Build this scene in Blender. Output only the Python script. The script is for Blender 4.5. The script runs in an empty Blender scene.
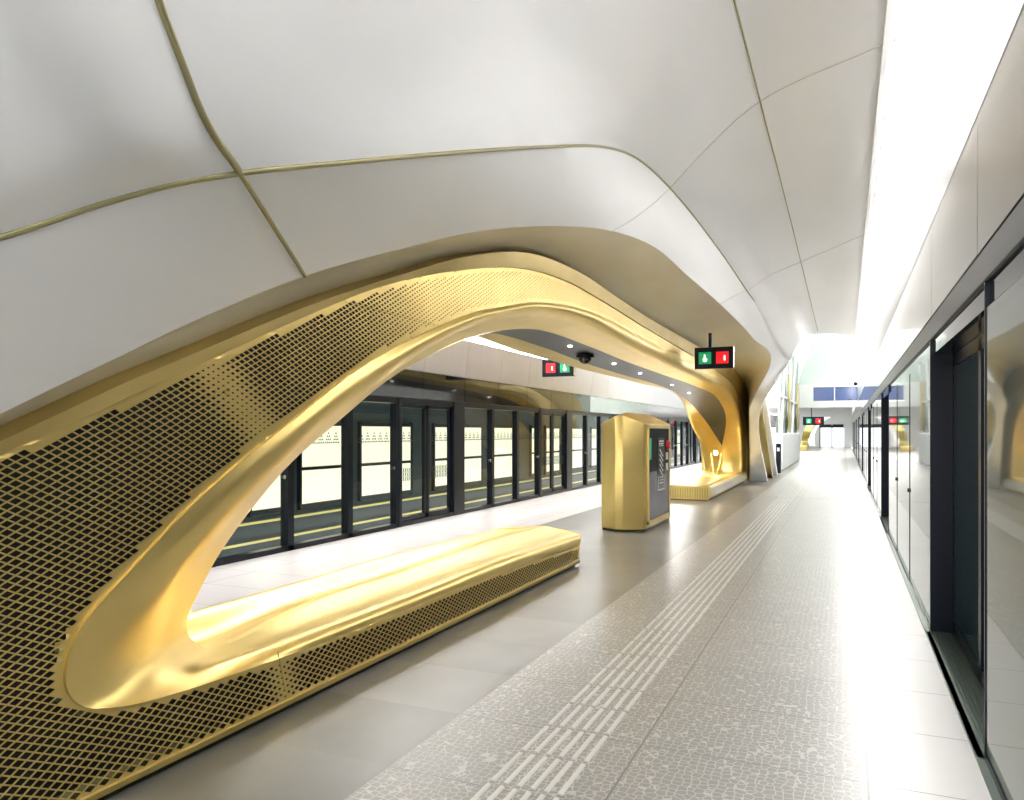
import bpy, bmesh, math, random
from mathutils import Vector
random.seed(4)
S = bpy.context.scene
COL = S.collection
F = 755.0; TH = math.atan(333/F); SN = math.sin(TH); CS = math.cos(TH); H = 1.6
S.view_settings.view_transform = 'Standard'; S.view_settings.look = 'None'
S.view_settings.gamma = 1; S.view_settings.use_curve_mapping = False
S.view_settings.exposure = 0.93
cam = bpy.data.cameras.new('camera'); co = bpy.data.objects.new('camera', cam); COL.objects.link(co)
co.location = (0, 0, H); co.rotation_euler = (math.pi/2, 0, TH)
cam.sensor_width = 36; cam.lens = 36*F/1024; cam.shift_y = 32/1024; cam.clip_start = 0.02; cam.clip_end = 400
S.camera = co

def P(px, py, X):                       # measured point of the photo -> place in the hall on plane X
    u = (px-512)/F; v = (432-py)/F
    t = X/(-SN+CS*u)
    return Vector((X, t*(CS+SN*u), H+v*t))
def YX(px, X):
    u = (px-512)/F
    return X*(CS+SN*u)/(-SN+CS*u)

# ---------------------------------------------------------------- materials
def mat(name, col, rough=.5, metal=0., ior=None, noise=0., nscale=4., bump=0., bscale=30., nstretch=(1,1,1), col2=None, emis=None, estr=0, coat=0, rvar=0):
    m = bpy.data.materials.new(name); m.use_nodes = True
    N = m.node_tree.nodes; L = m.node_tree.links; b = N['Principled BSDF']
    b.inputs['Base Color'].default_value = (*col, 1); b.inputs['Roughness'].default_value = rough
    b.inputs['Metallic'].default_value = metal
    if ior: b.inputs['IOR'].default_value = ior
    if coat: b.inputs['Coat Weight'].default_value = coat; b.inputs['Coat Roughness'].default_value = .08
    tc = N.new('ShaderNodeTexCoord'); mp = N.new('ShaderNodeMapping'); mp.inputs['Scale'].default_value = nstretch
    L.new(tc.outputs['Object'], mp.inputs['Vector'])
    if noise or rvar:
        n = N.new('ShaderNodeTexNoise'); n.inputs['Scale'].default_value = nscale; n.inputs['Detail'].default_value = 2
        L.new(mp.outputs[0], n.inputs['Vector'])
    if noise:
        r = N.new('ShaderNodeMix'); r.data_type = 'RGBA'
        c2 = col2 or tuple(max(0, c*(1-noise)) for c in col)
        r.inputs[6].default_value = (*col, 1); r.inputs[7].default_value = (*c2, 1)
        mr = N.new('ShaderNodeMapRange'); mr.inputs[1].default_value = .15; mr.inputs[2].default_value = .85
        L.new(n.outputs[0], mr.inputs[0]); L.new(mr.outputs[0], r.inputs[0]); L.new(r.outputs[2], b.inputs['Base Color'])
    if rvar:
        mr = N.new('ShaderNodeMapRange'); mr.inputs[1].default_value = .1; mr.inputs[2].default_value = .9
        mr.inputs[3].default_value = rough-rvar; mr.inputs[4].default_value = rough+rvar
        L.new(n.outputs[0], mr.inputs[0]); L.new(mr.outputs[0], b.inputs['Roughness'])
    if bump:
        n2 = N.new('ShaderNodeTexNoise'); n2.inputs['Scale'].default_value = bscale
        L.new(mp.outputs[0], n2.inputs['Vector'])
        bp = N.new('ShaderNodeBump'); bp.inputs['Strength'].default_value = bump; bp.inputs['Distance'].default_value = .02
        L.new(n2.outputs[0], bp.inputs['Height']); L.new(bp.outputs[0], b.inputs['Normal'])
    if emis:
        b.inputs['Emission Color'].default_value = (*emis, 1); b.inputs['Emission Strength'].default_value = estr
    return m

M = {}
M['white'] = mat('white_shell', (.93,.93,.93), .36, noise=.05, nscale=1.6, nstretch=(1,.3,2), rvar=.06, ior=1.5, bump=.04, bscale=9)
M['seam'] = mat('seam_olive', (.36,.33,.17), .4, .5)
M['gold'] = mat('gold_metal', (.87,.66,.24), .35, .78, noise=.10, nscale=2.5, rvar=.05)
M['gold2'] = mat('gold_trim', (.64,.49,.18), .36, .8, noise=.12, nscale=2, rvar=.05)
M['soffit'] = mat('gold_soffit', (.90,.85,.68), .42, .15, noise=.15, nscale=1.3, nstretch=(1,.4,3), rvar=.06)
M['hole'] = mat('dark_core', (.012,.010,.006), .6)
M['plinth'] = mat('olive_plinth', (.05,.055,.02), .4, .6)
M['darkceil'] = mat('charcoal_soffit', (.085,.088,.085), .38, .3, noise=.2, nscale=3)
M['black'] = mat('black_frame', (.006,.010,.018), .3, 0, ior=1.3, noise=.2)
M['blackgloss'] = mat('black_glass', (.010,.012,.014), .05, 0, ior=1.5, bump=.03, bscale=.9)
M['panel'] = mat('mirror_panel', (.50,.49,.49), .10, .92, noise=.05, bump=.10, bscale=.8)
M['upanel'] = mat('satin_white_panel', (.68,.68,.70), .30, .25, noise=.05, nscale=1, nstretch=(1,3,.2), bump=.08, bscale=1.2)
M['lpanel'] = mat('ribbed_metal_panel', (.72,.70,.74), .34, .3, noise=.12, nscale=6, nstretch=(1,6,.15))
M['rglass'] = mat('reflective_screen_glass', (.22,.25,.24), .03, 0, ior=2.6, bump=.06, bscale=.8)
M['dglass'] = mat('teal_door_glass', (.015,.05,.055), .04, 0, ior=1.7)
M['sill'] = mat('ribbed_sill', (.10,.13,.11), .35, .7)
M['steel'] = mat('brushed_steel', (.6,.6,.62), .25, 1)
M['lampw'] = mat('cove_light', (1,1,1), .5, emis=(1,.985,.96), estr=5.5)
M['tunnel'] = mat('tunnel_teal', (.035,.065,.07), .5, noise=.4, nscale=2)
M['cream'] = mat('backlit_cream_panel', (.8,.8,.6), .4, emis=(1,.975,.72), estr=.55)
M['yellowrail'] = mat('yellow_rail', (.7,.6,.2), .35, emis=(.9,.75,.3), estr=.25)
M['green'] = mat('sign_green', (.01,.35,.14), .3, emis=(.0,.36,.12), estr=.22)
M['red'] = mat('sign_red', (.7,.01,.02), .3, emis=(.8,.005,.01), estr=.45)
M['signwhite'] = mat('sign_white', (.9,.9,.85), .4, emis=(1,1,.9), estr=.9)
M['redp'] = mat('red_plastic', (.6,.02,.02), .3)
M['farwhite'] = mat('far_white', (.86,.88,.87), .35)
M['palegreen'] = mat('pale_green_panel', (.66,.76,.70), .22, .15, noise=.12, nscale=.6)
M['blueglass'] = mat('blue_window', (.05,.09,.22), .1, emis=(.10,.15,.4), estr=.15)
M['kdisp'] = mat('kiosk_grey_glass', (.10,.09,.12), .18, 0, ior=1.2)
M['kblack'] = mat('kiosk_black_screen', (.006,.007,.010), .3, 0, ior=1.08)
M['farlit'] = mat('lit_door_pane', (.9,.95,1), .3, emis=(.95,1,1), estr=.7)
M['glyph'] = mat('print_white', (.85,.85,.8), .5)
M['ink'] = mat('print_dark', (.02,.03,.03), .5)
M['spot'] = mat('spot_lens', (1,.9,.6), .3, emis=(1,.85,.5), estr=40)
M['dlight'] = mat('downlight_lens', (1,1,1), .3, emis=(1,1,.95), estr=6)

def glassmat(name, tint, f0=.12, rough=.02):
    m = bpy.data.materials.new(name); m.use_nodes = True
    N = m.node_tree.nodes; L = m.node_tree.links
    for n in list(N): N.remove(n)
    o = N.new('ShaderNodeOutputMaterial'); mx = N.new('ShaderNodeMixShader'); t = N.new('ShaderNodeBsdfTransparent'); g = N.new('ShaderNodeBsdfGlossy')
    t.inputs[0].default_value = (*tint, 1); g.inputs['Roughness'].default_value = rough
    lw = N.new('ShaderNodeFresnel'); lw.inputs['IOR'].default_value = 1.5
    ge = N.new('ShaderNodeNewGeometry'); m1 = N.new('ShaderNodeMath'); m1.operation = 'SUBTRACT'; m1.inputs[0].default_value = 1; L.new(ge.outputs['Backfacing'], m1.inputs[1])
    m2 = N.new('ShaderNodeMath'); m2.operation = 'MULTIPLY'; L.new(lw.outputs[0], m2.inputs[0]); L.new(m1.outputs[0], m2.inputs[1])
    L.new(m2.outputs[0], mx.inputs[0]); L.new(t.outputs[0], mx.inputs[1]); L.new(g.outputs[0], mx.inputs[2]); L.new(mx.outputs[0], o.inputs[0])
    return m
M['glass'] = glassmat('screen_glass', (.90,.93,.90))
M['pglass'] = glassmat('pale_green_glass', (.80,.95,.88))

def floormat():
    m = bpy.data.materials.new('stone_tile_floor'); m.use_nodes = True
    N = m.node_tree.nodes; L = m.node_tree.links; b = N['Principled BSDF']
    tc = N.new('ShaderNodeTexCoord'); sx = N.new('ShaderNodeSeparateXYZ'); L.new(tc.outputs['Object'], sx.inputs[0])
    def math_(op, a, b_=None, c=None):
        n = N.new('ShaderNodeMath'); n.operation = op
        for i, q in enumerate((a, b_, c)):
            if q is None: continue
            if isinstance(q, (int, float)): n.inputs[i].default_value = q
            else: L.new(q, n.inputs[i])
        return n.outputs[0]
    x, y = sx.outputs[0], sx.outputs[1]
    def line(c, period, off, w):
        f = math_('FRACT', math_('DIVIDE', math_('SUBTRACT', c, off), period))
        d = math_('MULTIPLY', math_('MINIMUM', f, math_('SUBTRACT', 1, f)), period)
        return math_('LESS_THAN', d, w)
    joints = math_('MAXIMUM', line(x, 1.048, .096, .005), line(y, .7306, 3.80, .004))
    fac = N.new('ShaderNodeTexNoise'); fac.inputs['Scale'].default_value = 1.7; fac.inputs['Detail'].default_value = 2; L.new(tc.outputs['Object'], fac.inputs['Vector'])
    # each tile its own tone
    ix = math_('FLOOR', math_('DIVIDE', math_('SUBTRACT', x, .096), 1.048)); iy = math_('FLOOR', math_('DIVIDE', math_('SUBTRACT', y, 3.80), .7306))
    cb = N.new('ShaderNodeCombineXYZ'); L.new(ix, cb.inputs[0]); L.new(iy, cb.inputs[1])
    wn = N.new('ShaderNodeTexWhiteNoise'); wn.noise_dimensions = '2D'; L.new(cb.outputs[0], wn.inputs[0])
    r = N.new('ShaderNodeValToRGB'); r.color_ramp.elements[0].position = 0; r.color_ramp.elements[1].position = 1
    r.color_ramp.elements[0].color = (.065,.07,.05,1); r.color_ramp.elements[1].color = (.29,.275,.26,1)
    v = math_('ADD', math_('MULTIPLY', fac.outputs[0], .6), math_('MULTIPLY', wn.outputs[0], .38)); L.new(v, r.inputs[0])
    # patterned inlay of fine flower lines in the middle lane (X -2 .. .1) and plain pale tiles towards the doors
    vo = N.new('ShaderNodeTexVoronoi'); vo.feature = 'DISTANCE_TO_EDGE'; vo.inputs['Scale'].default_value = 25; vo.inputs['Randomness'].default_value = .55
    L.new(tc.outputs['Object'], vo.inputs['Vector'])
    pl = math_('LESS_THAN', vo.outputs[0], .055)
    zone = math_('MULTIPLY', math_('GREATER_THAN', x, -2.0), math_('LESS_THAN', x, .096))
    pl = math_('MULTIPLY', pl, zone)
    def mix(f, a, c):
        n = N.new('ShaderNodeMix'); n.data_type = 'RGBA'
        L.new(f, n.inputs[0]) if not isinstance(f, (int, float)) else None
        for i, q in ((6, a), (7, c)):
            if isinstance(q, tuple): n.inputs[i].default_value = (*q, 1)
            else: L.new(q, n.inputs[i])
        return n.outputs[2]
    c = mix(math_('MULTIPLY', zone, .55), r.outputs[0], (.37,.36,.34))
    c = mix(math_('GREATER_THAN', x, .096), c, (.52,.51,.50))
    c = mix(math_('LESS_THAN', x, -4.8), c, (.62,.60,.60))
    c = mix(math_('MULTIPLY', pl, .45), c, (.76,.75,.72))
    c = mix(joints, c, (.17,.165,.15))
    L.new(c, b.inputs['Base Color'])
    rr = N.new('ShaderNodeMapRange'); rr.inputs[3].default_value = .28; rr.inputs[4].default_value = .36
    L.new(v, rr.inputs[0]); L.new(rr.outputs[0], b.inputs['Roughness'])
    b.inputs['IOR'].default_value = 1.6
    bp = N.new('ShaderNodeBump'); bp.inputs['Strength'].default_value = .25; bp.inputs['Distance'].default_value = .004
    h = math_('SUBTRACT', math_('MULTIPLY', pl, .3), joints); L.new(h, bp.inputs['Height']); L.new(bp.outputs[0], b.inputs['Normal'])
    return m
M['floor'] = floormat()

# ---------------------------------------------------------------- mesh helpers
def link(name, me, m, parent=None):
    me.materials.append(M[m] if isinstance(m, str) else m)
    o = bpy.data.objects.new(name, me); COL.objects.link(o)
    if parent is not None:
        o.parent = parent
        o.matrix_parent_inverse = parent_inv(parent)
    return o
def parent_inv(p):                      # parts are modelled in hall coordinates; only the empties are moved
    from mathutils import Matrix
    return Matrix.Translation(-p.location) if p.type == 'EMPTY' else Matrix.Identity(4)
def struct(o): o['kind'] = 'structure'; return o
def tag(o, label, cat, group=None):
    o['label'] = label; o['category'] = cat
    if group: o['group'] = group
    return o
def empty(name, loc, label=None, cat=None, group=None):
    o = bpy.data.objects.new(name, None); COL.objects.link(o); o.location = loc; o.empty_display_size = .1
    if label: tag(o, label, cat, group)
    return o
class MB:
    def __init__(s): s.v = []; s.f = []
    def add(s, v, f):
        k = len(s.v); s.v += [tuple(p) for p in v]; s.f += [tuple(i+k for i in q) for q in f]
    def box(s, x0, x1, y0, y1, z0, z1, bev=0):
        x0, x1 = sorted((x0, x1)); y0, y1 = sorted((y0, y1)); z0, z1 = sorted((z0, z1))
        s.add([(x0,y0,z0),(x1,y0,z0),(x1,y1,z0),(x0,y1,z0),(x0,y0,z1),(x1,y0,z1),(x1,y1,z1),(x0,y1,z1)],
              [(0,3,2,1),(4,5,6,7),(0,1,5,4),(1,2,6,5),(2,3,7,6),(3,0,4,7)])
    def prism(s, pts, d):               # polygon extruded by vector d
        n = len(pts); d = Vector(d)
        s.add([Vector(p) for p in pts]+[Vector(p)+d for p in pts],
              [tuple(range(n))[::-1], tuple(range(n, 2*n))]+[(i, (i+1) % n, (i+1) % n+n, i+n) for i in range(n)])
    def tube(s, pts, r, k=8, cap=True):
        n = len(pts); base = len(s.v); pts = [Vector(p) for p in pts]
        for i, p in enumerate(pts):
            t = (pts[min(n-1, i+1)]-pts[max(0, i-1)]).normalized()
            a = t.cross(Vector((0,0,1)));  a = a.normalized() if a.length > .01 else Vector((1,0,0))
            b = t.cross(a)
            rr = r[i] if isinstance(r, (list, tuple)) else r
            for j in range(k):
                g = 2*math.pi*j/k; s.v.append(tuple(p+a*rr*math.cos(g)+b*rr*math.sin(g)))
        for i in range(n-1):
            for j in range(k):
                s.f.append((base+i*k+j, base+i*k+(j+1) % k, base+(i+1)*k+(j+1) % k, base+(i+1)*k+j))
        if cap:
            s.f.append(tuple(base+j for j in range(k))[::-1]); s.f.append(tuple(base+(n-1)*k+j for j in range(k)))
    def build(s, name, m, parent=None, bev=0, smooth=None, solid=0, segs=2):
        me = bpy.data.meshes.new(name); me.from_pydata(s.v, [], s.f); me.update()
        bm = bmesh.new(); bm.from_mesh(me)
        if solid != 'keep': bmesh.ops.recalc_face_normals(bm, faces=bm.faces)
        if bev: bmesh.ops.bevel(bm, geom=bm.edges[:], offset=bev, segments=segs, affect='EDGES', profile=.5)
        bm.to_mesh(me); bm.free()
        if bev or smooth:
            me.polygons.foreach_set('use_smooth', [True]*len(me.polygons)); me.set_sharp_from_angle(angle=math.radians(smooth or 22))
        return link(name, me, m, parent)

def cr(p0, p1, p2, p3, t):
    return .5*((2*p1)+(-p0+p2)*t+(2*p0-5*p1+4*p2-p3)*t*t+(-p0+3*p1-3*p2+p3)*t**3)
def cspl(pts, n):                       # centripetal spline: no overshoot where points bunch up
    out = []; k = len(pts)
    if k == 2: return [pts[0].lerp(pts[1], j/n) for j in range(n+1)]
    for i in range(k-1):
        p1, p2 = pts[i], pts[i+1]; p0 = pts[i-1] if i else p1*2-p2; p3 = pts[i+2] if i+2 < k else p2*2-p1
        t0 = 0; t1 = t0+max(1e-4, (p1-p0).length)**.5; t2 = t1+max(1e-4, (p2-p1).length)**.5; t3 = t2+max(1e-4, (p3-p2).length)**.5
        for j in range(n):
            t = t1+(t2-t1)*j/n
            a1 = p0*((t1-t)/(t1-t0))+p1*((t-t0)/(t1-t0)); a2 = p1*((t2-t)/(t2-t1))+p2*((t-t1)/(t2-t1)); a3 = p2*((t3-t)/(t3-t2))+p3*((t-t2)/(t3-t2))
            b1 = a1*((t2-t)/(t2-t0))+a2*((t-t0)/(t2-t0)); b2_ = a2*((t3-t)/(t3-t1))+a3*((t-t1)/(t3-t1))
            out.append(b1*((t2-t)/(t2-t1))+b2_*((t-t1)/(t2-t1)))
    out.append(pts[-1].copy()); return out
spl = cspl
def loft(rows, name, m, parent=None, nu=6, nv=4, lin=False, thick=0, sharp=38, smoothrows=True):
    R = [spl(r, nu) for r in rows]; cols = []
    for i in range(len(R[0])):
        c = [r[i] for r in R]
        if lin:
            q = []
            for a, b in zip(c, c[1:]):
                for j in range(nv): q.append(a.lerp(b, j/nv))
            q.append(c[-1]); cols.append(q)
        else: cols.append(cspl(c, nv))
    w = len(cols[0]); v = [tuple(p) for c in cols for p in c]
    f = [(i*w+j, (i+1)*w+j, (i+1)*w+j+1, i*w+j+1) for i in range(len(cols)-1) for j in range(w-1)]
    me = bpy.data.meshes.new(name); me.from_pydata(v, [], f); me.update()
    me.polygons.foreach_set('use_smooth', [True]*len(f)); me.set_sharp_from_angle(angle=math.radians(sharp))
    o = link(name, me, m, parent)
    if thick:
        md = o.modifiers.new('thickness', 'SOLIDIFY'); md.thickness = thick; md.offset = -1 if thick > 0 else 1
        md.thickness = abs(thick)
    return o
XC = -3.6
def sst(a, b, x):
    t = max(0, min(1, (x-a)/(b-a))); return t*t*(3-2*t)
def xc(y, z):                           # middle plane of the arch: it is deeper at the crown than at its feet
    top = sst(.5, 1.4, z)*sst(3.5, 6.5, y)*.35
    return XC-top+ (top and sst(12, 22, y)*(.23 if top > .23 else top))
def mir(pts): return [Vector((2*xc(p.y, p.z)-p.x, p.y, p.z)) for p in pts]

# ---------------------------------------------------------------- floor
def quad_grid(name, x0, x1, y0, y1, z, m):
    b = MB(); b.box(x0, x1, y0, y1, z-.3, z); return b.build(name, m)
XR = .62; XL = -6.85; YE = 86
struct(quad_grid('floor', XL-.02, XR, -5, YE, 0, 'floor'))

# tactile guide strip (raised bars, six across)
t = MB()
for r in range(-4, 64):
    y = 3.11+.3653*r
    for k in range(6):
        x = -1.478+k*.0655; w = .0085
        if r < 40: t.prism([(x-w*1.6, y+.018, 0), (x+w*1.6, y+.018, 0), (x+w, y+.018, .007), (x-w, y+.018, .007)], (0, .33, 0))
        else: t.box(x-w, x+w, y+.018, y+.348, 0, .006)
tactile = t.build('tactile_paving', mat('tactile_stone', (.66,.65,.61), .3))
tag(tactile, 'long pale tactile guide strip of raised bars running along the grey platform floor', 'tactile paving')
t = MB()
for r in range(60):
    for k in range(5):
        x = -5.75+k*.07; y = 12.2+r*.11
        t.tube([(x, y, 0), (x, y, .008)], [.02, .013], 6)
wp = t.build('warning_paving', mat('stud_stone', (.78,.77,.75), .35)); tag(wp, 'patch of round pale warning studs on the floor beyond the near gold bench', 'tactile paving'); wp['kind'] = 'stuff'
t = MB()
for k in range(22):
    t.box(-2.1+k*.105, -2.02+k*.105, 19.5, 19.56, 0, .004)
tag(t.build('expansion_joint', mat('joint_metal', (.45,.45,.43), .4, .4)), 'thin grey slotted joint strip across the bright far floor', 'floor joint')

# ---------------------------------------------------------------- white shell curves
def W(*a): return Vector(a)
C3 = [W(-2.85,-.9,.15), W(-2.82,.45,.95)]+[P(*a) for a in [(0,414,-2.80),(110,361,-2.76),(205,316,-2.70),(305,276,-2.62),(400,249,-2.5),(480,231,-2.38),(560,226,-2.26),(612,231,-2.16),(656,248,-2.1),(688,276,-2.05),(720,304,-2.0),(752,337,-1.92),(770,366,-1.9),(752,402,-2.4),(750,422,-2.6)]]+[W(-2.75,25.1,0)]
C2 = [W(-2.5,-1.1,.9), W(-2.42,.3,1.62)]+[P(*a) for a in [(0,237,-2.35),(100,204,-2.27),(170,185,-2.18),(240,173,-2.1),(350,162,-2.0),(450,153,-1.95),(540,147,-1.92),(604,147,-1.9),(638,159,-1.9),(670,188,-1.87),(712,240,-1.8),(747,291,-1.7),(789,359,-1.5),(765,397,-2.0),(758,420,-2.25)]]+[W(-2.3,25.6,0)]
Cm = [W(-2.3,-1.2,1.4), W(-2.25,.2,1.95)]+[P(*a) for a in [(0,155,-2.15),(70,138,-2.1),(130,121,-2.0),(195,98,-1.95),(300,75,-1.88),(400,50,-1.8)]]+[W(-1.62,4.0,4.0),P(640,80,-1.5),P(680,118,-1.42),P(705,150,-1.4),W(-1.36,11.8,4.74),W(-1.3,15.2,4.6),W(-1.2,23.0,4.22)]
y1 = [-6,-4.5,-3.3,-2.3,-1.4,-.5,1.0,2.4,3.6,5.0,6.3,7.65,11.3,15.0,24.6]
C1 = [W(-.75,y,4.80-.15*max(0,(y-12)/12)) for y in y1]
C0 = [W(.36,y,4.62) for y in [-6,-4.6,-3.5,-2.6,-1.9,-1.2,.2,1.4,2.5,3.8,5.1,6.5,9.4,12.6,25.4]]
def shell(mirror):
    s = 'left' if mirror else 'right'
    def mm(r):
        if not mirror: return r
        return [Vector((max(2*xc(p.y, p.z)-p.x, XL+.26), p.y, p.z)) for p in r]
    def G(r): return mm(r)
    a = loft([G(C0), G(C1), G(Cm), G(C2[:15])], 'ceiling_'+s, 'white', nu=8, nv=8, thick=0)
    n_ = 15 if mirror else len(C2)
    q = loft([G(C2[:n_]), G(C3[:n_])], 'ceiling_'+s, 'white', nu=8, nv=4)
    for o in (a, q): struct(o)
shell(False); shell(True)
# rib at the end of the vault and the return of the far white leg
rib = [C0[14], C1[14], Cm[14], C2[14]]
rib2 = [p+Vector((0, .5, -.0)) for p in rib]; rib3 = [p+Vector((0, .5, .9)) for p in rib]
struct(loft([rib, rib2, rib3], 'ceiling_rib', 'white', nu=8, nv=2, lin=True))
for mi in (False,):
    r0 = C2[14:]; r1 = [p+Vector((.0, .25, 0)) for p in r0]; r2 = [p+Vector((-.05, .5, 0)) for p in r0]
    if mi: r0, r1, r2 = mir(r0), mir(r1), mir(r2)
    struct(loft([r0, r1, r2], 'ceiling_leg', 'white', nu=8, nv=2, lin=True))

# seams: thin olive joints sunk in the shell
tn = [0]
def seam(pts, r=.011, n=8, m='seam', off=.004):
    tn[0] += 1
    b = MB(); q = spl(pts, n) if n > 1 else pts
    b.tube(q, r, 8); o = b.build('trim_%d' % tn[0], m, smooth=60); struct(o); return o
seam(C2[:16], .012)
seam(C1, .009, 4)
s4 = [C3[5], C2[5], Cm[5]]
mid = []
cc = [C0[5], C1[5], Cm[5]]
seam(cspl([C2[5], C3[5]], 8), .011, 1)
seam(cspl([C0[5], C1[5], Cm[5], C2[5]], 8)[::-1], .014, 1)
M['faint'] = mat('faint_joint', (.70,.68,.60), .4)
for i in (11, 13):
    seam(cspl([C0[i], C1[i], Cm[i], C2[i]], 8), .006, 1, 'faint')
    c2s, c3s = spl(C2, 8), spl(C3, 8); k_ = 2 if i == 11 else 1
    seam([c2s[i*8-k_*t].lerp(c3s[i*8-k_*t], t/8) for t in range(9)], .006, 1, 'faint')
# ---------------------------------------------------------------- gold arch
arch = empty('arch_bench', (XC, 12, 0), 'huge gold perforated arch with built-in bench sweeping along the middle of the platform', 'bench')
C4 = [W(-3.05,-.9,.12), W(-3.05,.55,1.0)]+[P(x,y,-3.06) for x,y in [(0,426),(95,383),(190,344),(290,304),(380,275),(460,254),(520,252),(570,271),(612,298),(650,322),(690,344),(720,362),(738,378),(749,402)]]+[P(751,424,-2.92),W(-2.88,26.3,.0)]
C4b = [Vector((p.x+.12,p.y,max(0, p.z-.025))) for p in C4]
C5 = [W(-2.985,-.9,.03), W(-2.985,.6,.86)]+[P(x,y,-2.975) for x,y in [(0,455),(95,413),(187,370),(295,321),(380,287),(455,271),(520,268),(565,280),(605,302),(640,324),(680,348),(712,367),(734,386),(744,410),(747,432)]]+[W(-2.95,25.9,.0)]
A = [P(*a) for a in [(578,546,-2.98),(500,573,-2.98),(440,596,-2.98),(370,624,-2.98),(300,651,-2.98),(230,675.5,-2.98),(170,695,-2.98),(119,707,-2.98),(82,706,-2.98),(67,688,-2.98),(68,662,-2.98),(82,627,-2.98),(134,567,-2.98),(198,500,-2.98),(241,462,-2.98),(294,420,-2.98),(358,370,-2.98),(417,337,-2.98),(476,312,-2.98),(508,306,-2.98),(540,302,-2.98),(592,312,-2.98),(640,336,-2.98),(680,358,-2.98),(714,373,-2.98),(736,392,-2.98),(742,425,-2.98),(744,450,-2.98)]]+[W(-2.96,25.3,.2)]
B = [P(*a) for a in [(580,535,-3.0),(497,562,-3.02),(437,585,-3.03),(365,612,-3.04),(290,639,-3.06),(228,660,-3.1),(185,671,-3.15),(162,668,-3.18),(150,657,-3.18),(147,643,-3.16),(152,626,-3.12),(164,600,-3.06),(191,558,-3.02),(250,492,-3.0),(287,456,-2.99),(322,421,-2.985),(370,386,-2.98),(425,347,-2.98),(470,324,-2.98),(503,315,-2.99),(540,311,-3.0),(585,320,-3.0),(632,345,-3.0),(672,365,-3.0),(703,380,-3.0),(730,396,-3.0),(739,425,-3.0),(741,450,-3.0)]]+[W(-2.98,24.7,.2)]
C = [P(*a) for a in [(545,526,-3.57),(470,549,-3.57),(400,573,-3.57),(324,598,-3.57),(261,628,-3.57),(230,643,-3.57),(208,648,-3.57),(195,642,-3.57),(188,634,-3.57),(187,626,-3.57),(189,613,-3.57),(196,598,-3.56),(217,558,-3.55),(250,511,-3.5),(292,462,-3.45),(340,420,-3.42),(388,380,-3.42),(430,355,-3.42),(468,338,-3.55),(505,330,-3.58),(540,330,-3.6),(588,346,-3.6),(625,361,-3.56),(664,375,-3.48),(695,386,-3.38),(717,398,-3.28),(726,422,-3.42),(722,445,-3.66)]]+[W(-3.62,24.8,.2)]
# photo measures put the pieces of each limb at slightly different depths: keep the three rows of a station together
perf_name = 'perforated_panel'
def mm2(pts, mi): return mir(pts) if mi else pts
for mi in (False, True):
    AB = [(a+b)/2+Vector((.022, 0, 0)) for a, b in zip(A, B)]
    loft([mm2(r, mi) for r in ([Vector((-3.05,p.y,p.z)) for p in A], A)], 'rim_edge', 'gold2', arch, nu=8, nv=1, lin=True)
    wts = [.2,1,1,1,1,.8,.3]
    BC = [(b_+c_)/2-Vector((0,0,(wts[i] if i < 7 else 0)*(.035 if not mi else .085))) for i, (b_, c_) in enumerate(zip(B, C))]
    loft([mm2(r, mi) for r in (A, AB, B, BC, C)], 'arch_rim', 'gold', arch, nu=8, nv=5, sharp=50)
    e_ = 15 if mi else len(C3)
    so = loft([mm2(r, mi)[:e_] for r in (C3, [(a+b)/2+Vector((-.05,0,.03)) for a, b in zip(C3, C4)], C4)], 'soffit', 'soffit', arch, nu=8, nv=5)
    so['label'] = 'brushed pale gold soffit under the white shell'
    loft([mm2(r, mi) for r in (C4, C4b, C5, [p+Vector((-.04,0,0)) for p in C5])], 'outer_trim', 'gold2', arch, nu=8, nv=3, lin=True)
o = loft([C[:19], mir(C[:19])], 'rim_spine', 'gold', arch, nu=8, nv=2, lin=True)
o = loft([C[18:28], mir(C[18:28])], 'ceiling_inset', 'darkceil', arch, nu=8, nv=2, lin=True); o['label'] = 'dark charcoal lens-shaped panel under the arch'
o = loft([C[27:], mir(C[27:])], 'rim_spine', 'gold', arch, nu=8, nv=2, lin=True)
# perforated sheet, real diamond holes
poly = [(p.y, p.z) for p in [W(-3,-.9,.05), W(-3,8.62,.05)]+spl(A, 4)]+[(p.y, p.z) for p in spl(C5, 4)[::-1]]
edges = list(zip(poly, poly[1:]+poly[:1]))
def inside(y, z):
    c = False
    for (a, b), (c2, d) in edges:
        if (b > z) != (d > z) and y < (c2-a)*(z-b)/(d-b)+a: c = not c
    return c
def dist(y, z):
    m = 9
    for (a, b), (c2, d) in edges:
        dx = c2-a; dz = d-b; L2 = dx*dx+dz*dz
        if L2 == 0: continue
        t = max(0, min(1, ((y-a)*dx+(z-b)*dz)/L2)); m = min(m, math.hypot(y-a-t*dx, z-b-t*dz))
    return m
pp, qq = .068, .0345
def ksize(y, z):
    k = .80
    if z < .6: k -= .42*math.exp(-((y-3.44)/.10)**2)
    else: k -= .48*math.exp(-((y-(2.97+(1.9-z)*1.2))/.20)**2)
    if z > 1.2 and y > 4.1: k = min(k, max(.40, .80-.42*(y-4.1)/1.2))
    return k
def snap(y, z):
    if inside(y, z): return y, z
    best = (9, y, z)
    for (a, b), (c2, d) in edges:
        dx = c2-a; dz = d-b; L2 = dx*dx+dz*dz
        if L2 == 0: continue
        t = max(0, min(1, ((y-a)*dx+(z-b)*dz)/L2)); m = math.hypot(y-a-t*dx, z-b-t*dz)
        if m < best[0]: best = (m, a+t*dx, b+t*dz)
    return best[1], best[2]
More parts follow.
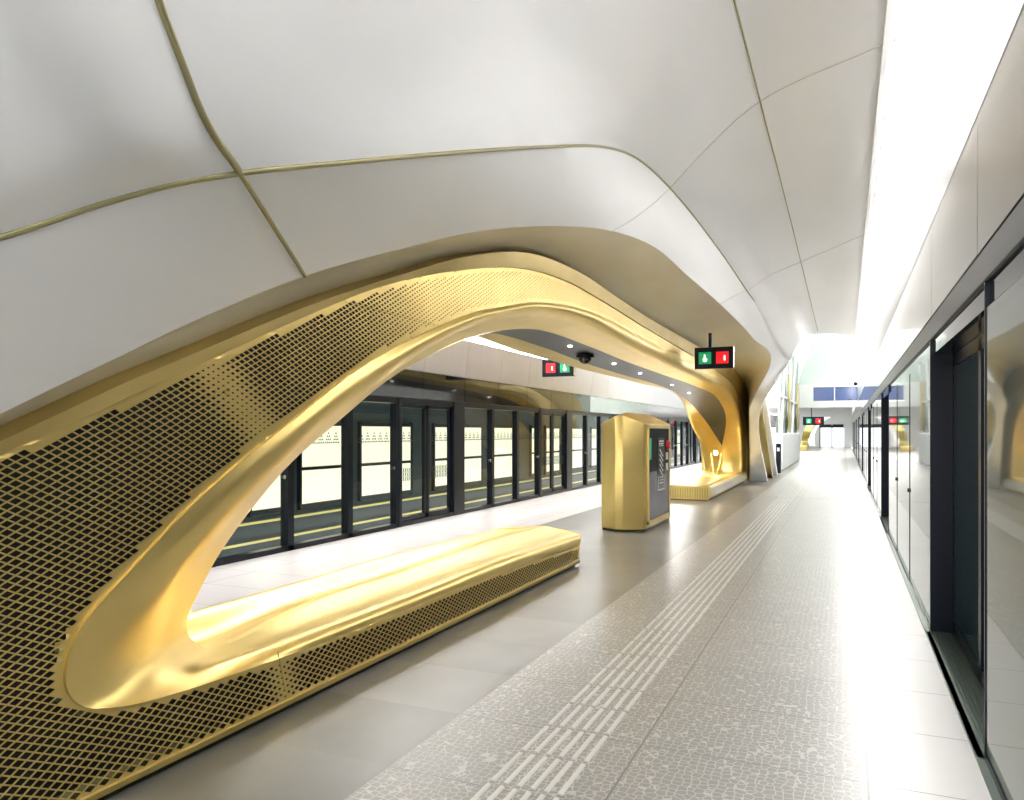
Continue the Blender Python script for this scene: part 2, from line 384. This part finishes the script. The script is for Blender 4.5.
def sheet(x):
    b = MB(); ny = int(27/(pp/2)); nz = int(3.6/(qq/2))
    vi = {}
    def vert(y, z):
        key = (round(y*2000), round(z*2000))
        if key not in vi: vi[key] = len(b.v); b.v.append((x, *snap(y, z)))
        return vi[key]
    for i in range(ny):
        y = -.85+i*pp/2
        if y > 26: break
        for j in range(nz):
            if (i+j) % 2: continue
            z = .05+j*qq/2
            ins = inside(y, z); d = dist(y, z)
            if not ins and d > .030: continue
            o_ = [(y-pp/2, z), (y, z-qq/2), (y+pp/2, z), (y, z+qq/2)]
            V = [vert(*q) for q in o_]
            if ins and d > (.040 if z > .45 else .028) and y < 15:
                k = ksize(y, z); base = len(b.v)
                I = [(y-pp/2*k, z), (y, z-qq/2*k), (y+pp/2*k, z), (y, z+qq/2*k)]
                b.v += [(x, *q) for q in I]
                for e in range(4): b.f.append((V[e], V[(e+1) % 4], base+(e+1) % 4, base+e))
            else: b.f.append(tuple(V))
    return b
b = sheet(-3.0)
b.v = [(v[0]+.085*max(0, 1-v[2]/.35), v[1], v[2]) for v in b.v]      # the bench front leans out towards the floor
sh = b.build(perf_name, 'gold', arch)
md = sh.modifiers.new('thickness', 'SOLIDIFY'); md.thickness = .004
b2 = MB(); b2.v = [(2*xc(v[1], v[2])-v[0], v[1], v[2]) for v in b.v]; b2.f = b.f
b2.build(perf_name, 'gold', arch)
# dark core behind the sheet
def polyobj(x, name, m, par):
    bm = bmesh.new(); vs = [bm.verts.new((x, y, z)) for y, z in poly]; f = bm.faces.new(vs)
    bmesh.ops.triangulate(bm, faces=[f]); me = bpy.data.meshes.new(name); bm.to_mesh(me); bm.free()
    return link(name, me, m, par)
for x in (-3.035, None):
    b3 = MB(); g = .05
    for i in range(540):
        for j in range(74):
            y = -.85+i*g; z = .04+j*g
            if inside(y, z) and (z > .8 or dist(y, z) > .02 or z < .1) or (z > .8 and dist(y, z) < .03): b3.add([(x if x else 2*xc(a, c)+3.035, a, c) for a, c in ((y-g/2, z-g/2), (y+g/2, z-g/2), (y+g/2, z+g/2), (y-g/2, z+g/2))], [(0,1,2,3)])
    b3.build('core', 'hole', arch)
# panel joints on the sheet
b = MB(); b.prism([(-2.93, 3.435, .06), (-2.926, 3.435, .06), (-2.99, 3.435, .335), (-2.994, 3.435, .335)], (0, .006, 0)); b.build('panel_joint', 'gold2', arch)
# plinth + floor trim
b = MB(); b.box(-2.95, 2*XC+2.95, -.9, 8.55, 0, .05); b.build('plinth', 'plinth', arch)
for mi in (0, 1):
    b = MB(); x = -2.91 if not mi else 2*XC+2.91; b.box(x, x+(.03 if mi else -.03), -.9, 8.62, .035, .065); b.build('floor_trim', 'gold2', arch, bev=.005)
# bench end cap
sec = spl([A[0], (A[0]+B[0])/2+Vector((.022,0,0)), B[0], C[0]], 6)
full = sec+mir(sec)[::-1]
b = MB(); n = len(full); low = [Vector((-2.93 if p.x > XC else 2*XC+2.93, 8.6, .06)) if abs(p.x-XC) > .5 else Vector((p.x, 8.6, .06)) for p in full]
b.add(full+low, [(i, i+1, n+i+1, n+i) for i in range(n-1)]); b.build('bench_end', 'gold', arch, smooth=30)

# far bench of the same arch
fb = MB()
x0, x1, ya, yb = -4.32, -2.86, 17.9, 25.0
prof = [(x0+.06,.02),(x1-.06,.02),(x1,.10),(x1,.31),(x1-.05,.355),(x1-.35,.335),(XC+.1,.35),(XC-.1,.35),(x0+.35,.335),(x0+.05,.355),(x0,.31),(x0,.10)]
fb.prism([(x, ya, z) for x, z in prof], (0, yb-ya, 0)); fb.build('seat', 'gold', arch, smooth=50)
b = MB(); b.box(x1-.005, x1+.008, ya+.06, yb-.1, .10, .29); b.build('side_panel', 'soffit', arch, bev=.004)
b = MB()
for k in range(24): b.tube([(x0+.08+k*.057, ya-.002, .05), (x0+.08+k*.057, ya-.002, .30)], .014, 6)
b.build('fluting', 'gold2', arch, smooth=60)
b = MB(); b.box(x0+.08, x1-.08, ya+.05, yb, 0, .03); b.build('plinth', 'plinth', arch)
# lamp where the inset narrows between the legs, and two gold fins added to draw its cone of glow
b = MB(); b.tube([(-3.46, 22.62, 1.02), (-3.46, 22.57, .96)], .05, 12); sp_ = b.build('spot_lamp', 'spot', arch); sp_['label'] = 'small glowing spot lamp'
for dx in (-.32, .32):
    b = MB(); b.tube([(-3.46+dx*.5, 22.7, .98), (-3.46+dx*.15, 22.6, .36)], .018, 8); b.build('slim_bar', 'gold', arch, smooth=60)
# downlights and camera dome on the charcoal inset
def insetz(y):
    q = spl(C[18:28], 6)
    return min(q, key=lambda p: abs(p.y-y)).z
for px, py in [(570,347),(614,360),(640,367),(672,378),(689,385)]:
    xl = -3.85; y = YX(px, xl); z = insetz(y)
    b = MB(); b.tube([(xl, y, z+.01), (xl, y, z-.012)], .035, 14)
    b.build('downlight', 'dlight', arch)
xl = -3.95; y = YX(585, xl); z = insetz(y)
b = MB(); b.tube([(xl, y, z-.012), (xl, y, z-.06)], .15, 20); d = b.build('camera_dome', 'black'); tag(d, 'black dome security camera on the charcoal panel under the gold arch', 'camera')
b = MB()
b.tube([(xl, y, z-.05), (xl, y, z-.10), (xl, y, z-.14), (xl, y, z-.16)], [.11, .10, .065, .01], 16); b.build('lens_bubble', 'blackgloss', d, smooth=60)

# ---------------------------------------------------------------- gold kiosk
kx0, kx1, ky0, ky1 = -3.66, -2.92, 11.78, 13.95
kio = empty('help_point', (-3.29, 12.8, 0), 'gold six-sided help kiosk with dark glass side standing between the two benches', 'kiosk')
xm = (kx0+kx1)/2
plan = [(xm-.08, ky0-.06), (xm+.05, ky0-.06), (kx1-.02, ky0+.10), (kx1, ky0+.22), (kx1, ky1-.22), (kx1-.02, ky1-.10), (xm+.05, ky1+.06), (xm-.08, ky1+.06), (kx0+.02, ky1-.10), (kx0, ky1-.22), (kx0, ky0+.22), (kx0+.02, ky0+.10)]
b = MB(); n = len(plan)
top = []
for x, yy in plan:
    r = 1-abs(x-xm)/.37; top.append((x, yy, 1.735+.15*max(0, r)))
b.add([(x, yy, .04) for x, yy in plan]+top, [tuple(range(n))[::-1]]+[(i, (i+1) % n, (i+1) % n+n, i+n) for i in range(n)])
cx = [(xm, ky0+.28, 1.925), (xm, ky1-.28, 1.925)]
k = len(b.v); b.v += cx
for i in range(n):
    j = (i+1) % n; m_ = (plan[i][1]+plan[j][1])/2
    if i in (3,): b.f.append((i+n, j+n, k+1, k))
    elif i in (9,): b.f.append((i+n, j+n, k, k+1))
    elif m_ < 12.8: b.f.append((i+n, j+n, k))
    else: b.f.append((i+n, j+n, k+1))
b.build('body', 'gold', kio, bev=.012)
b = MB(); b.prism([(x*.97+xm*.03, yy*.985+12.86*.015, 0) for x, yy in plan], (0,0,.045)); b.build('base', 'plinth', kio)
for sx, xx in ((1, kx1), (-1, kx0)):
    b = MB(); b.box(xx, xx+sx*.012, ky0+.30, ky1-.36, .95, 1.66); b.build('display', 'kblack', kio, bev=.003)
    b = MB(); b.box(xx, xx+sx*.012, ky0+.30, ky1-.36, .16, .95); b.build('glass_panel', 'kdisp', kio, bev=.003)
    b = MB()
    for (a0, a1, c0, c1) in ((ky0+.24, ky0+.30, .10, 1.72), (ky1-.36, ky1-.27, .10, 1.72), (ky0+.24, ky1-.27, 1.66, 1.72), (ky0+.24, ky1-.27, .10, .16)):
        b.box(xx-.005, xx+sx*.025, a0, a1, c0, c1)
    b.build('frame', 'gold', kio, bev=.004)
xx = kx1+.014
b = MB(); b.box(xx, xx+.006, ky0+.34, ky0+.46, 1.15, 1.50); o = b.build('green_label', 'green', kio)
b = MB(); b.box(xx, xx+.004, 12.72, 13.22, .80, 1.50); tb = b.build('notice_board', 'ink', kio)
g = MB()
g.box(xx+.004, xx+.007, 12.80, 13.14, 1.43, 1.455); g.box(xx+.004, xx+.007, 12.80, 13.14, 1.36, 1.37)
for q in range(3): g.box(xx+.004, xx+.007, 12.80+q*.12, 12.88+q*.12, 1.385, 1.415)
for q in range(5):
    zz = 1.30-q*.085; g.prism([(xx+.004, 12.82, zz), (xx+.004, 12.86, zz+.012), (xx+.004, 13.12, zz-.12), (xx+.004, 13.08, zz-.13)], (.003, 0, 0))
for q in range(3): g.box(xx+.004, xx+.007, 12.82, 13.12, .83-q*.05-.012, .83-q*.05)
for (a0, a1, c0, c1) in ((12.72,12.735,.62,.86),(13.205,13.22,.62,.86),(12.72,13.22,.60,.615)): g.box(xx+.0, xx+.007, a0, a1, c0, c1)
g.build('printed_lines', 'glyph', tb)
b = MB(); b.tube([(xx-.01, 13.42, 1.37), (xx+.03, 13.42, 1.37), (xx+.06, 13.42, 1.37)], [.085,.085,.05], 16); b.build('call_button', 'redp', kio, smooth=50)
for zz in (1.18, .99):
    b = MB(); b.box(xx, xx+.006, 13.34, 13.50, zz-.07, zz+.06); b.build('white_label', 'glyph', kio)

# ---------------------------------------------------------------- hanging signs
def sign(loc, w, h, topz, swap, label):
    x, yy, z = loc
    e = empty('exit_sign', (x, yy, z), label, 'sign', None)
    b = MB(); b.box(x-w/2, x+w/2, yy-.05, yy+.05, z-h/2, z+h/2); b.build('housing', 'black', e, bev=.006)
    b = MB(); b.box(x+w/2-.001, x+w/2+.006, yy-.045, yy+.055, z-h/2+.01, z+h/2-.01); b.build('edge_strip', 'steel', e)
    hx = x-w*.10
    b = MB(); b.box(hx-.03, hx+.03, yy-.03, yy+.03, z+h/2-.01, topz); b.build('hanger', 'black', e, bev=.004)
    for side, m in ((-1, 'green' if not swap else 'red'), (1, 'red' if not swap else 'green')):
        cx_ = x+side*w*.225; s_ = h*.28; o_ = -.052
        b = MB(); b.box(cx_-s_*1.02, cx_+s_*1.02, yy-.058, yy-.048, z-s_, z+s_); p_ = b.build('lit_square', m, e)
        g = MB()
        if m == 'green':
            g.tube([(cx_, yy-.056, z-s_*.30), (cx_, yy-.066, z-s_*.30)], s_*.36, 12); g.prism([(cx_-s_*.13, yy-.056, z-.1*s_), (cx_+s_*.13, yy-.056, z-.1*s_), (cx_+.04*s_, yy-.056, z+s_*.6), (cx_-s_*.13, yy-.056, z+s_*.6)], (0,-.01,0))
        else:
            g.prism([(cx_+s_*.26, yy-.056, z-s_*.5), (cx_+s_*.50, yy-.056, z-s_*.5), (cx_+s_*.48, yy-.056, z+s_*.35), (cx_+s_*.28, yy-.056, z+s_*.35)], (0,-.01,0))
        g.build('pictogram', 'signwhite', p_)
p = P(714, 358, -2.42)
sign(p, .76, .43, 3.60, False, 'black hanging sign, green square left of red, hanging from the pale gold soffit')
p = P(558.5, 368, -5.65)
sign(p, .72, .37, 3.72, True, 'black hanging sign with red square left of green, seen through the arch opening')
p = P(813.5, 421, -2.05)
sign(p, 1.4, .60, 4.4, False, 'tiny distant hanging sign with green and red squares near the far end wall')

# ---------------------------------------------------------------- right wall
doorf = [6.84+8.9*k for k in range(-1, 9)]; OW = 2.55
b = MB(); b.box(XR+.24, XR+.30, -5, YE, 0, 2.21); struct(b.build('wall_right', 'black'))
b = MB(); b.box(XR-.0, XR+.30, -5, YE, 2.33, 2.50); struct(b.build('trim_%d' % 40, 'black', bev=.01))
b = MB(); b.box(XR+.02, XR+.30, -5, YE, 2.215, 2.325); struct(b.build('trim_%d' % 41, 'blackgloss'))
# mirror panels and upper satin panels
wn = [0]
def rpanel(y0, y1, z0, z1, m, x0=XR, w=.05, nm='wall_right_panel'):
    b = MB(); b.box(x0, x0+w, y0+.006, y1-.006, z0+.006, z1-.006); return struct(b.build(nm, m, bev=.004))
b = MB(); b.box(XR+.05, XR+.10, -5, YE, 2.5, 5.2); struct(b.build('wall_right_upper', 'hole'))
ys = [-5, -2.5]+[2.25*i for i in range(0, 12)]+[30, 36, 45, 60, YE]
for a, c in zip(ys, ys[1:]):
    rpanel(a, c, 2.5, 3.22, 'panel'); rpanel(a, c, 3.22, 4.23, 'upanel')
rpanel(-5, YE, 4.23, 5.2, 'white', x0=XR+.0)
b = MB(); b.box(.30, XR-.01, -5, YE, 4.90, 4.96); cv = b.build('cove_light', 'lampw'); tag(cv, 'continuous bright white cove light running above the right-hand screen doors', 'light')
b = MB(); b.box(.27, .31, -6, 25.2, 4.60, 4.98); struct(b.build('trim_42', 'white'))
# screens and doors
lastf = -5
n_w = 0; n_d = 0
for df in doorf:
    d0 = df-OW
    if d0-.12 > lastf+.3:
        span = d0-lastf; n = 3 if span > 4 else 2
        for i in range(n):
            a = lastf+span*i/n; c = lastf+span*(i+1)/n; n_w += 1
            b = MB(); b.box(XR+.005, XR+.045, a+.012, c-.012, .05, 2.205); o = b.build('window_%d' % n_w, 'rglass', bev=.006); struct(o)
            b = MB(); b.box(XR, XR+.05, a, a+.01, .04, 2.21); b.box(XR-.0, XR+.05, a, c, .0, .045); b.build('frame', 'steel' if i == 0 else 'black', o)
            if i > 0:
                b = MB(); b.tube([(XR+.01, a+.10, .98), (XR-.012, a+.10, .98)], .022, 12); b.build('lock', 'black', o)
    n_d += 1
    if df < 70:
        b = MB(); b.box(XR+.0, XR+.24, df, df+.02, 0, 2.33); b.box(XR+.0, XR+.24, d0-.02, d0, 0, 2.33); o = struct(b.build('door_%d' % n_d, 'black'))
        b = MB(); b.box(XR+.17, XR+.20, d0+.02, (d0+df)/2-.02, .06, 2.15); lf = b.build('door_leaf', 'dglass', o)
        b = MB(); b.box(XR+.17, XR+.20, (d0+df)/2+.02, df-.06, .06, 2.15); lf2 = b.build('door_leaf', 'dglass', o)
        b = MB()
        for (a, c) in ((d0, (d0+df)/2), ((d0+df)/2, df)):
            b.box(XR+.16, XR+.21, a, a+.05, .02, 2.2); b.box(XR+.16, XR+.21, c-.05, c, .02, 2.2); b.box(XR+.16, XR+.21, a, c, .01, .10); b.box(XR+.16, XR+.21, a, c, 2.12, 2.21)
        b.build('door_frame', 'black', o)
        b = MB(); b.box(XR-.03, XR+.16, d0, df, -.01, .012)
        for q in range(7): b.box(XR+.0+q*.022, XR+.01+q*.022, d0, df, .012, .018)
        b.build('sill', 'sill', o)
    lastf = df+.02
b = MB(); b.box(XR-.035, XR+.0, -5, YE, 0, .012); struct(b.build('baseboard_right', 'sill'))

# ---------------------------------------------------------------- left wall
Lz = 2.08
b = MB(); b.box(XL-.12, XL, 2, YE, Lz, Lz+.10); struct(b.build('trim_50', 'black'))
b = MB(); b.box(XL-.12, XL+.01, 2, YE, 0, .07); struct(b.build('baseboard_left', 'black'))
ysl = [2+1.6*i for i in range(20)]+[38, 50, YE]
for a, c in zip(ysl, ysl[1:]):
    far = a > 21
    b = MB(); b.box(XL-.12, XL+.01, a+.006, c-.006, Lz+.105, 2.66); struct(b.build('wall_left_header', 'panel' if far else 'blackgloss', bev=.004))
    b = MB(); b.prism([(XL+.02, a+.005, 2.67), (XL+.12, a+.005, 3.38), (XL+.05, a+.005, 3.38), (XL-.05, a+.005, 2.67)], (0, c-a-.01, 0)); struct(b.build('wall_left_panel', 'lpanel'))
b = MB(); b.box(XL+.0, XL+.05, 2, YE, 3.46, 5.1); struct(b.build('wall_left_upper', 'white'))
b = MB(); b.box(XL+.06, XL+.11, 2, YE, 3.385, 3.42)
tag(b.build('cove_light', 'lampw'), 'thin bright light line above the left-hand screen doors, seen through the arch', 'light')
b = MB(); b.box(XL+.02, XL+.30, -5, YE, 4.90, 4.96); tag(b.build('cove_light', 'lampw'), 'ceiling cove light over the left-hand track side, behind the arch', 'light')

def triangles(y0, y1, z, x, parent, chev):
    b = MB(); s = .035; y = y0
    while y < y1-.16:
        for r in range(4):
            for q in range(r+1):
                cy = y+.09+(q-r/2)*.042; cz = z+.09-r*.045
                b.prism([(x, cy-s/2, cz), (x, cy+s/2, cz), (x, cy, cz+s*.9)], (.003, 0, 0))
        y += .175
    b.build('triangle_print', 'ink', parent)
    if chev:
        b = MB(); y = y0
        while y < y1-.06:
            for r in range(3):
                cz = z-.50-r*.075
                b.prism([(x, y, cz), (x, y+.025, cz), (x, y+.05, cz-.035), (x, y+.025, cz-.07), (x, y, cz-.07), (x, y+.025, cz-.035)], (.003, 0, 0))
            y += .06
        b.build('chevron_print', 'ink', parent)
period = 6.4
for k in range(-1, 8):
    base = 10.9+period*k
    # door pair base .. base+1.85
    if base < 70:
        n_d += 1
        b = MB(); b.box(XL-.14, XL+.02, base-.10, base, 0, Lz+.1); b.box(XL-.14, XL+.02, base+1.85, base+2.28, 0, Lz+.1) ; o = struct(b.build('door_%d' % n_d, 'black'))
        for (a, c) in ((base, base+.91), (base+.94, base+1.85)):
            b = MB(); b.box(XL-.075, XL-.065, a+.06, c-.06, .12, Lz-.04); lf = b.build('door_leaf', 'glass', o)
            f = MB(); f.box(XL-.10, XL-.04, a, a+.07, .07, Lz); f.box(XL-.10, XL-.04, c-.07, c, .07, Lz); f.box(XL-.10, XL-.04, a, c, .07, .15); f.box(XL-.10, XL-.04, a, c, Lz-.06, Lz)
            f.build('leaf_frame', 'black', lf)
            if k < 4: triangles(a+.08, c-.08, 1.48, XL-.06, lf, True)
    p0 = base+2.28; p1 = base+period-.10; n = 3
    for i in range(n):
        a = p0+(p1-p0)*i/n; c = p0+(p1-p0)*(i+1)/n; n_w += 1
        if c < 3: continue
        b = MB(); b.box(XL-.06, XL-.045, a+.05, c-.05, .10, Lz-.02); o = struct(b.build('window_%d' % n_w, 'glass'))
        f = MB(); f.box(XL-.12, XL+.01, c-.06, c+.06, 0, Lz)
        f.build('frame', 'black', o)
        if k < 4: triangles(a+.08, c-.08, 1.48, XL-.04, o, False)
        if k < 4 and i != 1:
            b = MB(); b.tube([(XL-.03, c-.14, 1.0), (XL+.02, c-.14, 1.0)], .03, 10); b.build('lock', 'steel', o)
# tunnel behind the left screens
b = MB(); b.box(-11.2, -11.0, 0, YE, -1.2, 6); struct(b.build('wall_left_tunnel', 'tunnel'))
b = MB(); b.box(-11, XL-.15, 0, YE, -1.4, -1.2); struct(b.build('floor_track', 'tunnel'))
b = MB(); b.box(-11, XL-.15, 0, YE, 4.5, 4.6); struct(b.build('ceiling_tunnel', 'tunnel'))
y = 5.0; i = 0
while y < 46:
    w = (1.35, 2.0, .8)[i % 3]
    b = MB(); b.box(-9.32, -9.30, y, y+w, .25, 1.72); o = b.build('backlit_panel', 'cream')
    tag(o, 'glowing cream panels along the track seen through the left-hand glass screens', 'panel', 'cream panels beyond the track')
    f = MB(); f.box(-9.34, -9.26, y-.05, y, .15, 1.82); f.box(-9.34, -9.26, y+w, y+w+.05, .15, 1.82); f.box(-9.34, -9.26, y, y+w, .88, .94); f.box(-9.34, -9.26, y, y+w, 1.72, 1.80); f.box(-9.34, -9.26, y, y+w, .17, .25)
    f.build('panel_frame', 'black', o)
    y += w+(.55, 1.1, .5)[i % 3]; i += 1
b = MB(); b.box(-9.46, -9.36, 3, 50, -1.2, 2.6); struct(b.build('wall_left_lining', 'tunnel'))
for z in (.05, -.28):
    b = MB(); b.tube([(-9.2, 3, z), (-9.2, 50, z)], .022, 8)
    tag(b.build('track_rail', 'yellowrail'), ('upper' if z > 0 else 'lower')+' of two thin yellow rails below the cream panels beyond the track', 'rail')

# ---------------------------------------------------------------- far end of the hall
b = MB(); b.box(XL, XR+.1, YE, YE+.2, 0, 9); struct(b.build('wall_far', 'farwhite'))
b = MB(); b.box(XL, XR+.1, 26.2, YE, 8.5, 8.6); struct(b.build('ceiling_far', 'farwhite'))
b = MB(); b.box(XR+.0, XR+.1, 26.2, YE, 5.2, 8.6); struct(b.build('wall_right_far', 'farwhite'))
b = MB(); b.box(XL-.1, XL, 26.2, YE, 5.1, 8.6); struct(b.build('wall_left_far', 'farwhite'))
# bulkhead with the blue window strip
b = MB()
b.box(XL, XR, 45, 45.4, 2.95, 3.25); b.box(XL, XR, 45, 45.4, 4.08, 4.25); b.box(XL, -1.62, 45, 45.4, 3.25, 4.08)
struct(b.build('wall_bulkhead', 'farwhite'))
b = MB(); b.box(-1.6, XR, 45.1, 45.14, 3.27, 4.06); o = struct(b.build('window_90', 'blueglass'))
b = MB(); b.box(-1.6, XR, 45.04, 45.16, 3.27, 3.32); b.box(-.55, -.50, 45.04, 45.16, 3.27, 4.06); b.build('frame', 'farwhite', o)
b = MB(); b.prism([(-2.4, 45.0, 4.25), (XR, 45.0, 4.25), (XR, 45.3, 8.5), (-1.2, 45.3, 8.5)], (0, .1, 0)); struct(b.build('wall_bulkhead_upper', 'palegreen'))
b = MB(); b.box(XL, XR, 45.4, YE, 4.2, 4.3); struct(b.build('ceiling_low', 'farwhite'))
# end doors
for k, xx in enumerate((-2.35, -1.2)):
    b = MB(); b.box(xx, xx+1.05, YE-.12, YE-.08, .05, 2.05); o = struct(b.build('door_%d' % (60+k), 'farlit'))
    b = MB(); b.box(xx-.10, xx, YE-.15, YE, 0, 2.3); b.box(xx, xx+1.05, YE-.15, YE, 2.05, 2.4); b.build('door_frame', 'black', o)
# far arch column
fa = empty('distant_arch', (-4.0, 72, 0), 'distant olive-gold curved arch leg rising to a white shell near the far end wall', 'arch')
def band(pts, w, dd, m, nm):
    M_ = [P(x, y_, X) for x, y_, X in pts]; L_ = [p-Vector((w*p.y/1650, 0, 0)) for p in M_]; R_ = [p+Vector((w*p.y/1650, 0, 0)) for p in M_]
    return loft([[p+Vector((0,dd,0)) for p in L_], L_, R_, [p+Vector((0,dd,0)) for p in R_]], nm, m, fa, nu=6, nv=2, lin=True)
band([(804,448,-3.3),(805,441,-3.25),(807,432,-3.06),(811,424,-2.75),(818,418,-2.2)], 7, 2, mat('olive_leg', (.30,.27,.09), .4, .5), 'leg')
band([(812,446,-2.67),(811,438,-2.75),(813,430,-2.6),(818,423,-2.2),(827,417,-1.46)], 6, 2, 'farwhite', 'shell')
b = MB(); b.box(-3.9,-3.0,70,72.5,0,.4); b.build('seat', 'gold2', fa, bev=.05)
# glass screens in the middle of the hall beyond the arch
gs = empty('glass_enclosure', (-2.35, 40, 0), 'tall pale green glass enclosure on a white parapet beyond the right end of the arch', 'glass screen')
b = MB(); b.box(-2.75, -2.35, 33, 46, .0, 1.55); b.build('parapet', 'farwhite', gs, bev=.05)
b = MB(); b.box(-2.52, -2.48, 33, 46, 1.55, 5.6); b.build('glass_sheet', 'palegreen', gs)
for q in range(4):
    yy = 33+q*3.5
    b = MB(); b.tube([(-2.42, yy, 1.5), (-2.42, yy+2.4, 5.6)], .06, 8); b.build('slim_bar', 'farwhite', gs, smooth=60)
b = MB(); b.tube([(-2.4, 33, 3.1), (-2.4, 46, 3.1)], .05, 8); b.build('rail', 'farwhite', gs, smooth=60)
for yy in (36, 43):
    b = MB(); b.box(-2.34, -2.28, yy, yy+.9, 1.7, 4.2); b.build('dark_fin', 'gold2', gs, bev=.02)
# leaning pylons after the white leg
def pyl(pxs, name, m, label):
    (a, c), (d, e) = pxs                  # top px/py , bottom px/py
    X0, X1 = -2.3, -2.3
    t_ = P(a, c, X0); u_ = Vector((-2.3, YX(d, -2.3), 0))
    b = MB(); b.prism([(t_.x, t_.y, t_.z), (t_.x-.28, t_.y+.2, t_.z), (u_.x-.30, u_.y+.2, 0), (u_.x, u_.y, 0)], (0, .45, 0))
    o = b.build(name, m, bev=.01); tag(o, label, 'column')
pyl([((760,400)), ((776,470))][0:2] if False else ((761,402),(772.5,474)), 'leaning_pylon', 'gold2', 'slim leaning olive-gold pylon just behind the white leg of the arch')
pyl(((766,400),(777,470)), 'leaning_pylon', 'white', 'slim leaning white pylon at the far side of the olive-gold pylon')
b = MB(); b.box(-2.46, -2.28, 31.0, 31.3, 0, 1.15); o = b.build('litter_bin', 'black', bev=.03); 
tag(o, 'small black bin standing by the white parapet beyond the arch', 'bin')
b = MB(); b.box(-2.42, -2.32, 30.985, 31.005, .85, 1.0); b.build('slot', 'steel', o)
# small cameras hanging below the right cove
for px, py, n_ in ((855.5,384,'nearer'), (850,400,'farther')):
    p = P(px, py, .30 if n_ == 'nearer' else .25)
    b = MB(); b.tube([(p.x, p.y-.12, p.z), (p.x, p.y+.12, p.z+.02)], .06, 10); o = b.build('security_camera', 'black', smooth=60)
    tag(o, n_+' of two small black cameras hanging beside the right cove light', 'camera')
    b = MB(); b.tube([(p.x, p.y, p.z+.03), (p.x, p.y, 4.62)], .012, 6); b.build('hanger', 'steel', o)

# ---------------------------------------------------------------- light
w = bpy.data.worlds.new('world'); S.world = w; w.use_nodes = True
w.node_tree.nodes['Background'].inputs[0].default_value = (.98, .99, 1, 1); w.node_tree.nodes['Background'].inputs[1].default_value = 2.0
def area(name, loc, sx, sy, e, rot=(0,0,0), col=(1,.98,.95)):
    l = bpy.data.lights.new(name, 'AREA'); l.shape = 'RECTANGLE'; l.size = sx; l.size_y = sy; l.energy = e; l.color = col
    o = bpy.data.objects.new(name, l); COL.objects.link(o); o.location = loc; o.rotation_euler = rot; return o
for yy, e in ((0,85),(12,85),(24,70),(36,50),(56,100)):
    area('cove_lamp', (.46, yy+5, 4.85), .25, 11, e)
for yy in (6, 18, 30): area('cove_lamp', (XL+.18, yy+5, 4.85), .22, 11, 330)
area('hall_fill', (-3, 36, 8.3), 6, 14, 50); area('hall_fill', (-3, 65, 4.1), 5, 30, 1400)  # unseen fill lights, added to brighten the far end of the hall
sl = bpy.data.lights.new('bench_spot', 'SPOT'); sl.energy = 60; sl.spot_size = math.radians(120); sl.color = (1,.8,.45); sl.shadow_soft_size = .05
o = bpy.data.objects.new('bench_spot', sl); COL.objects.link(o); o.location = (-3.46, 22.45, .9)
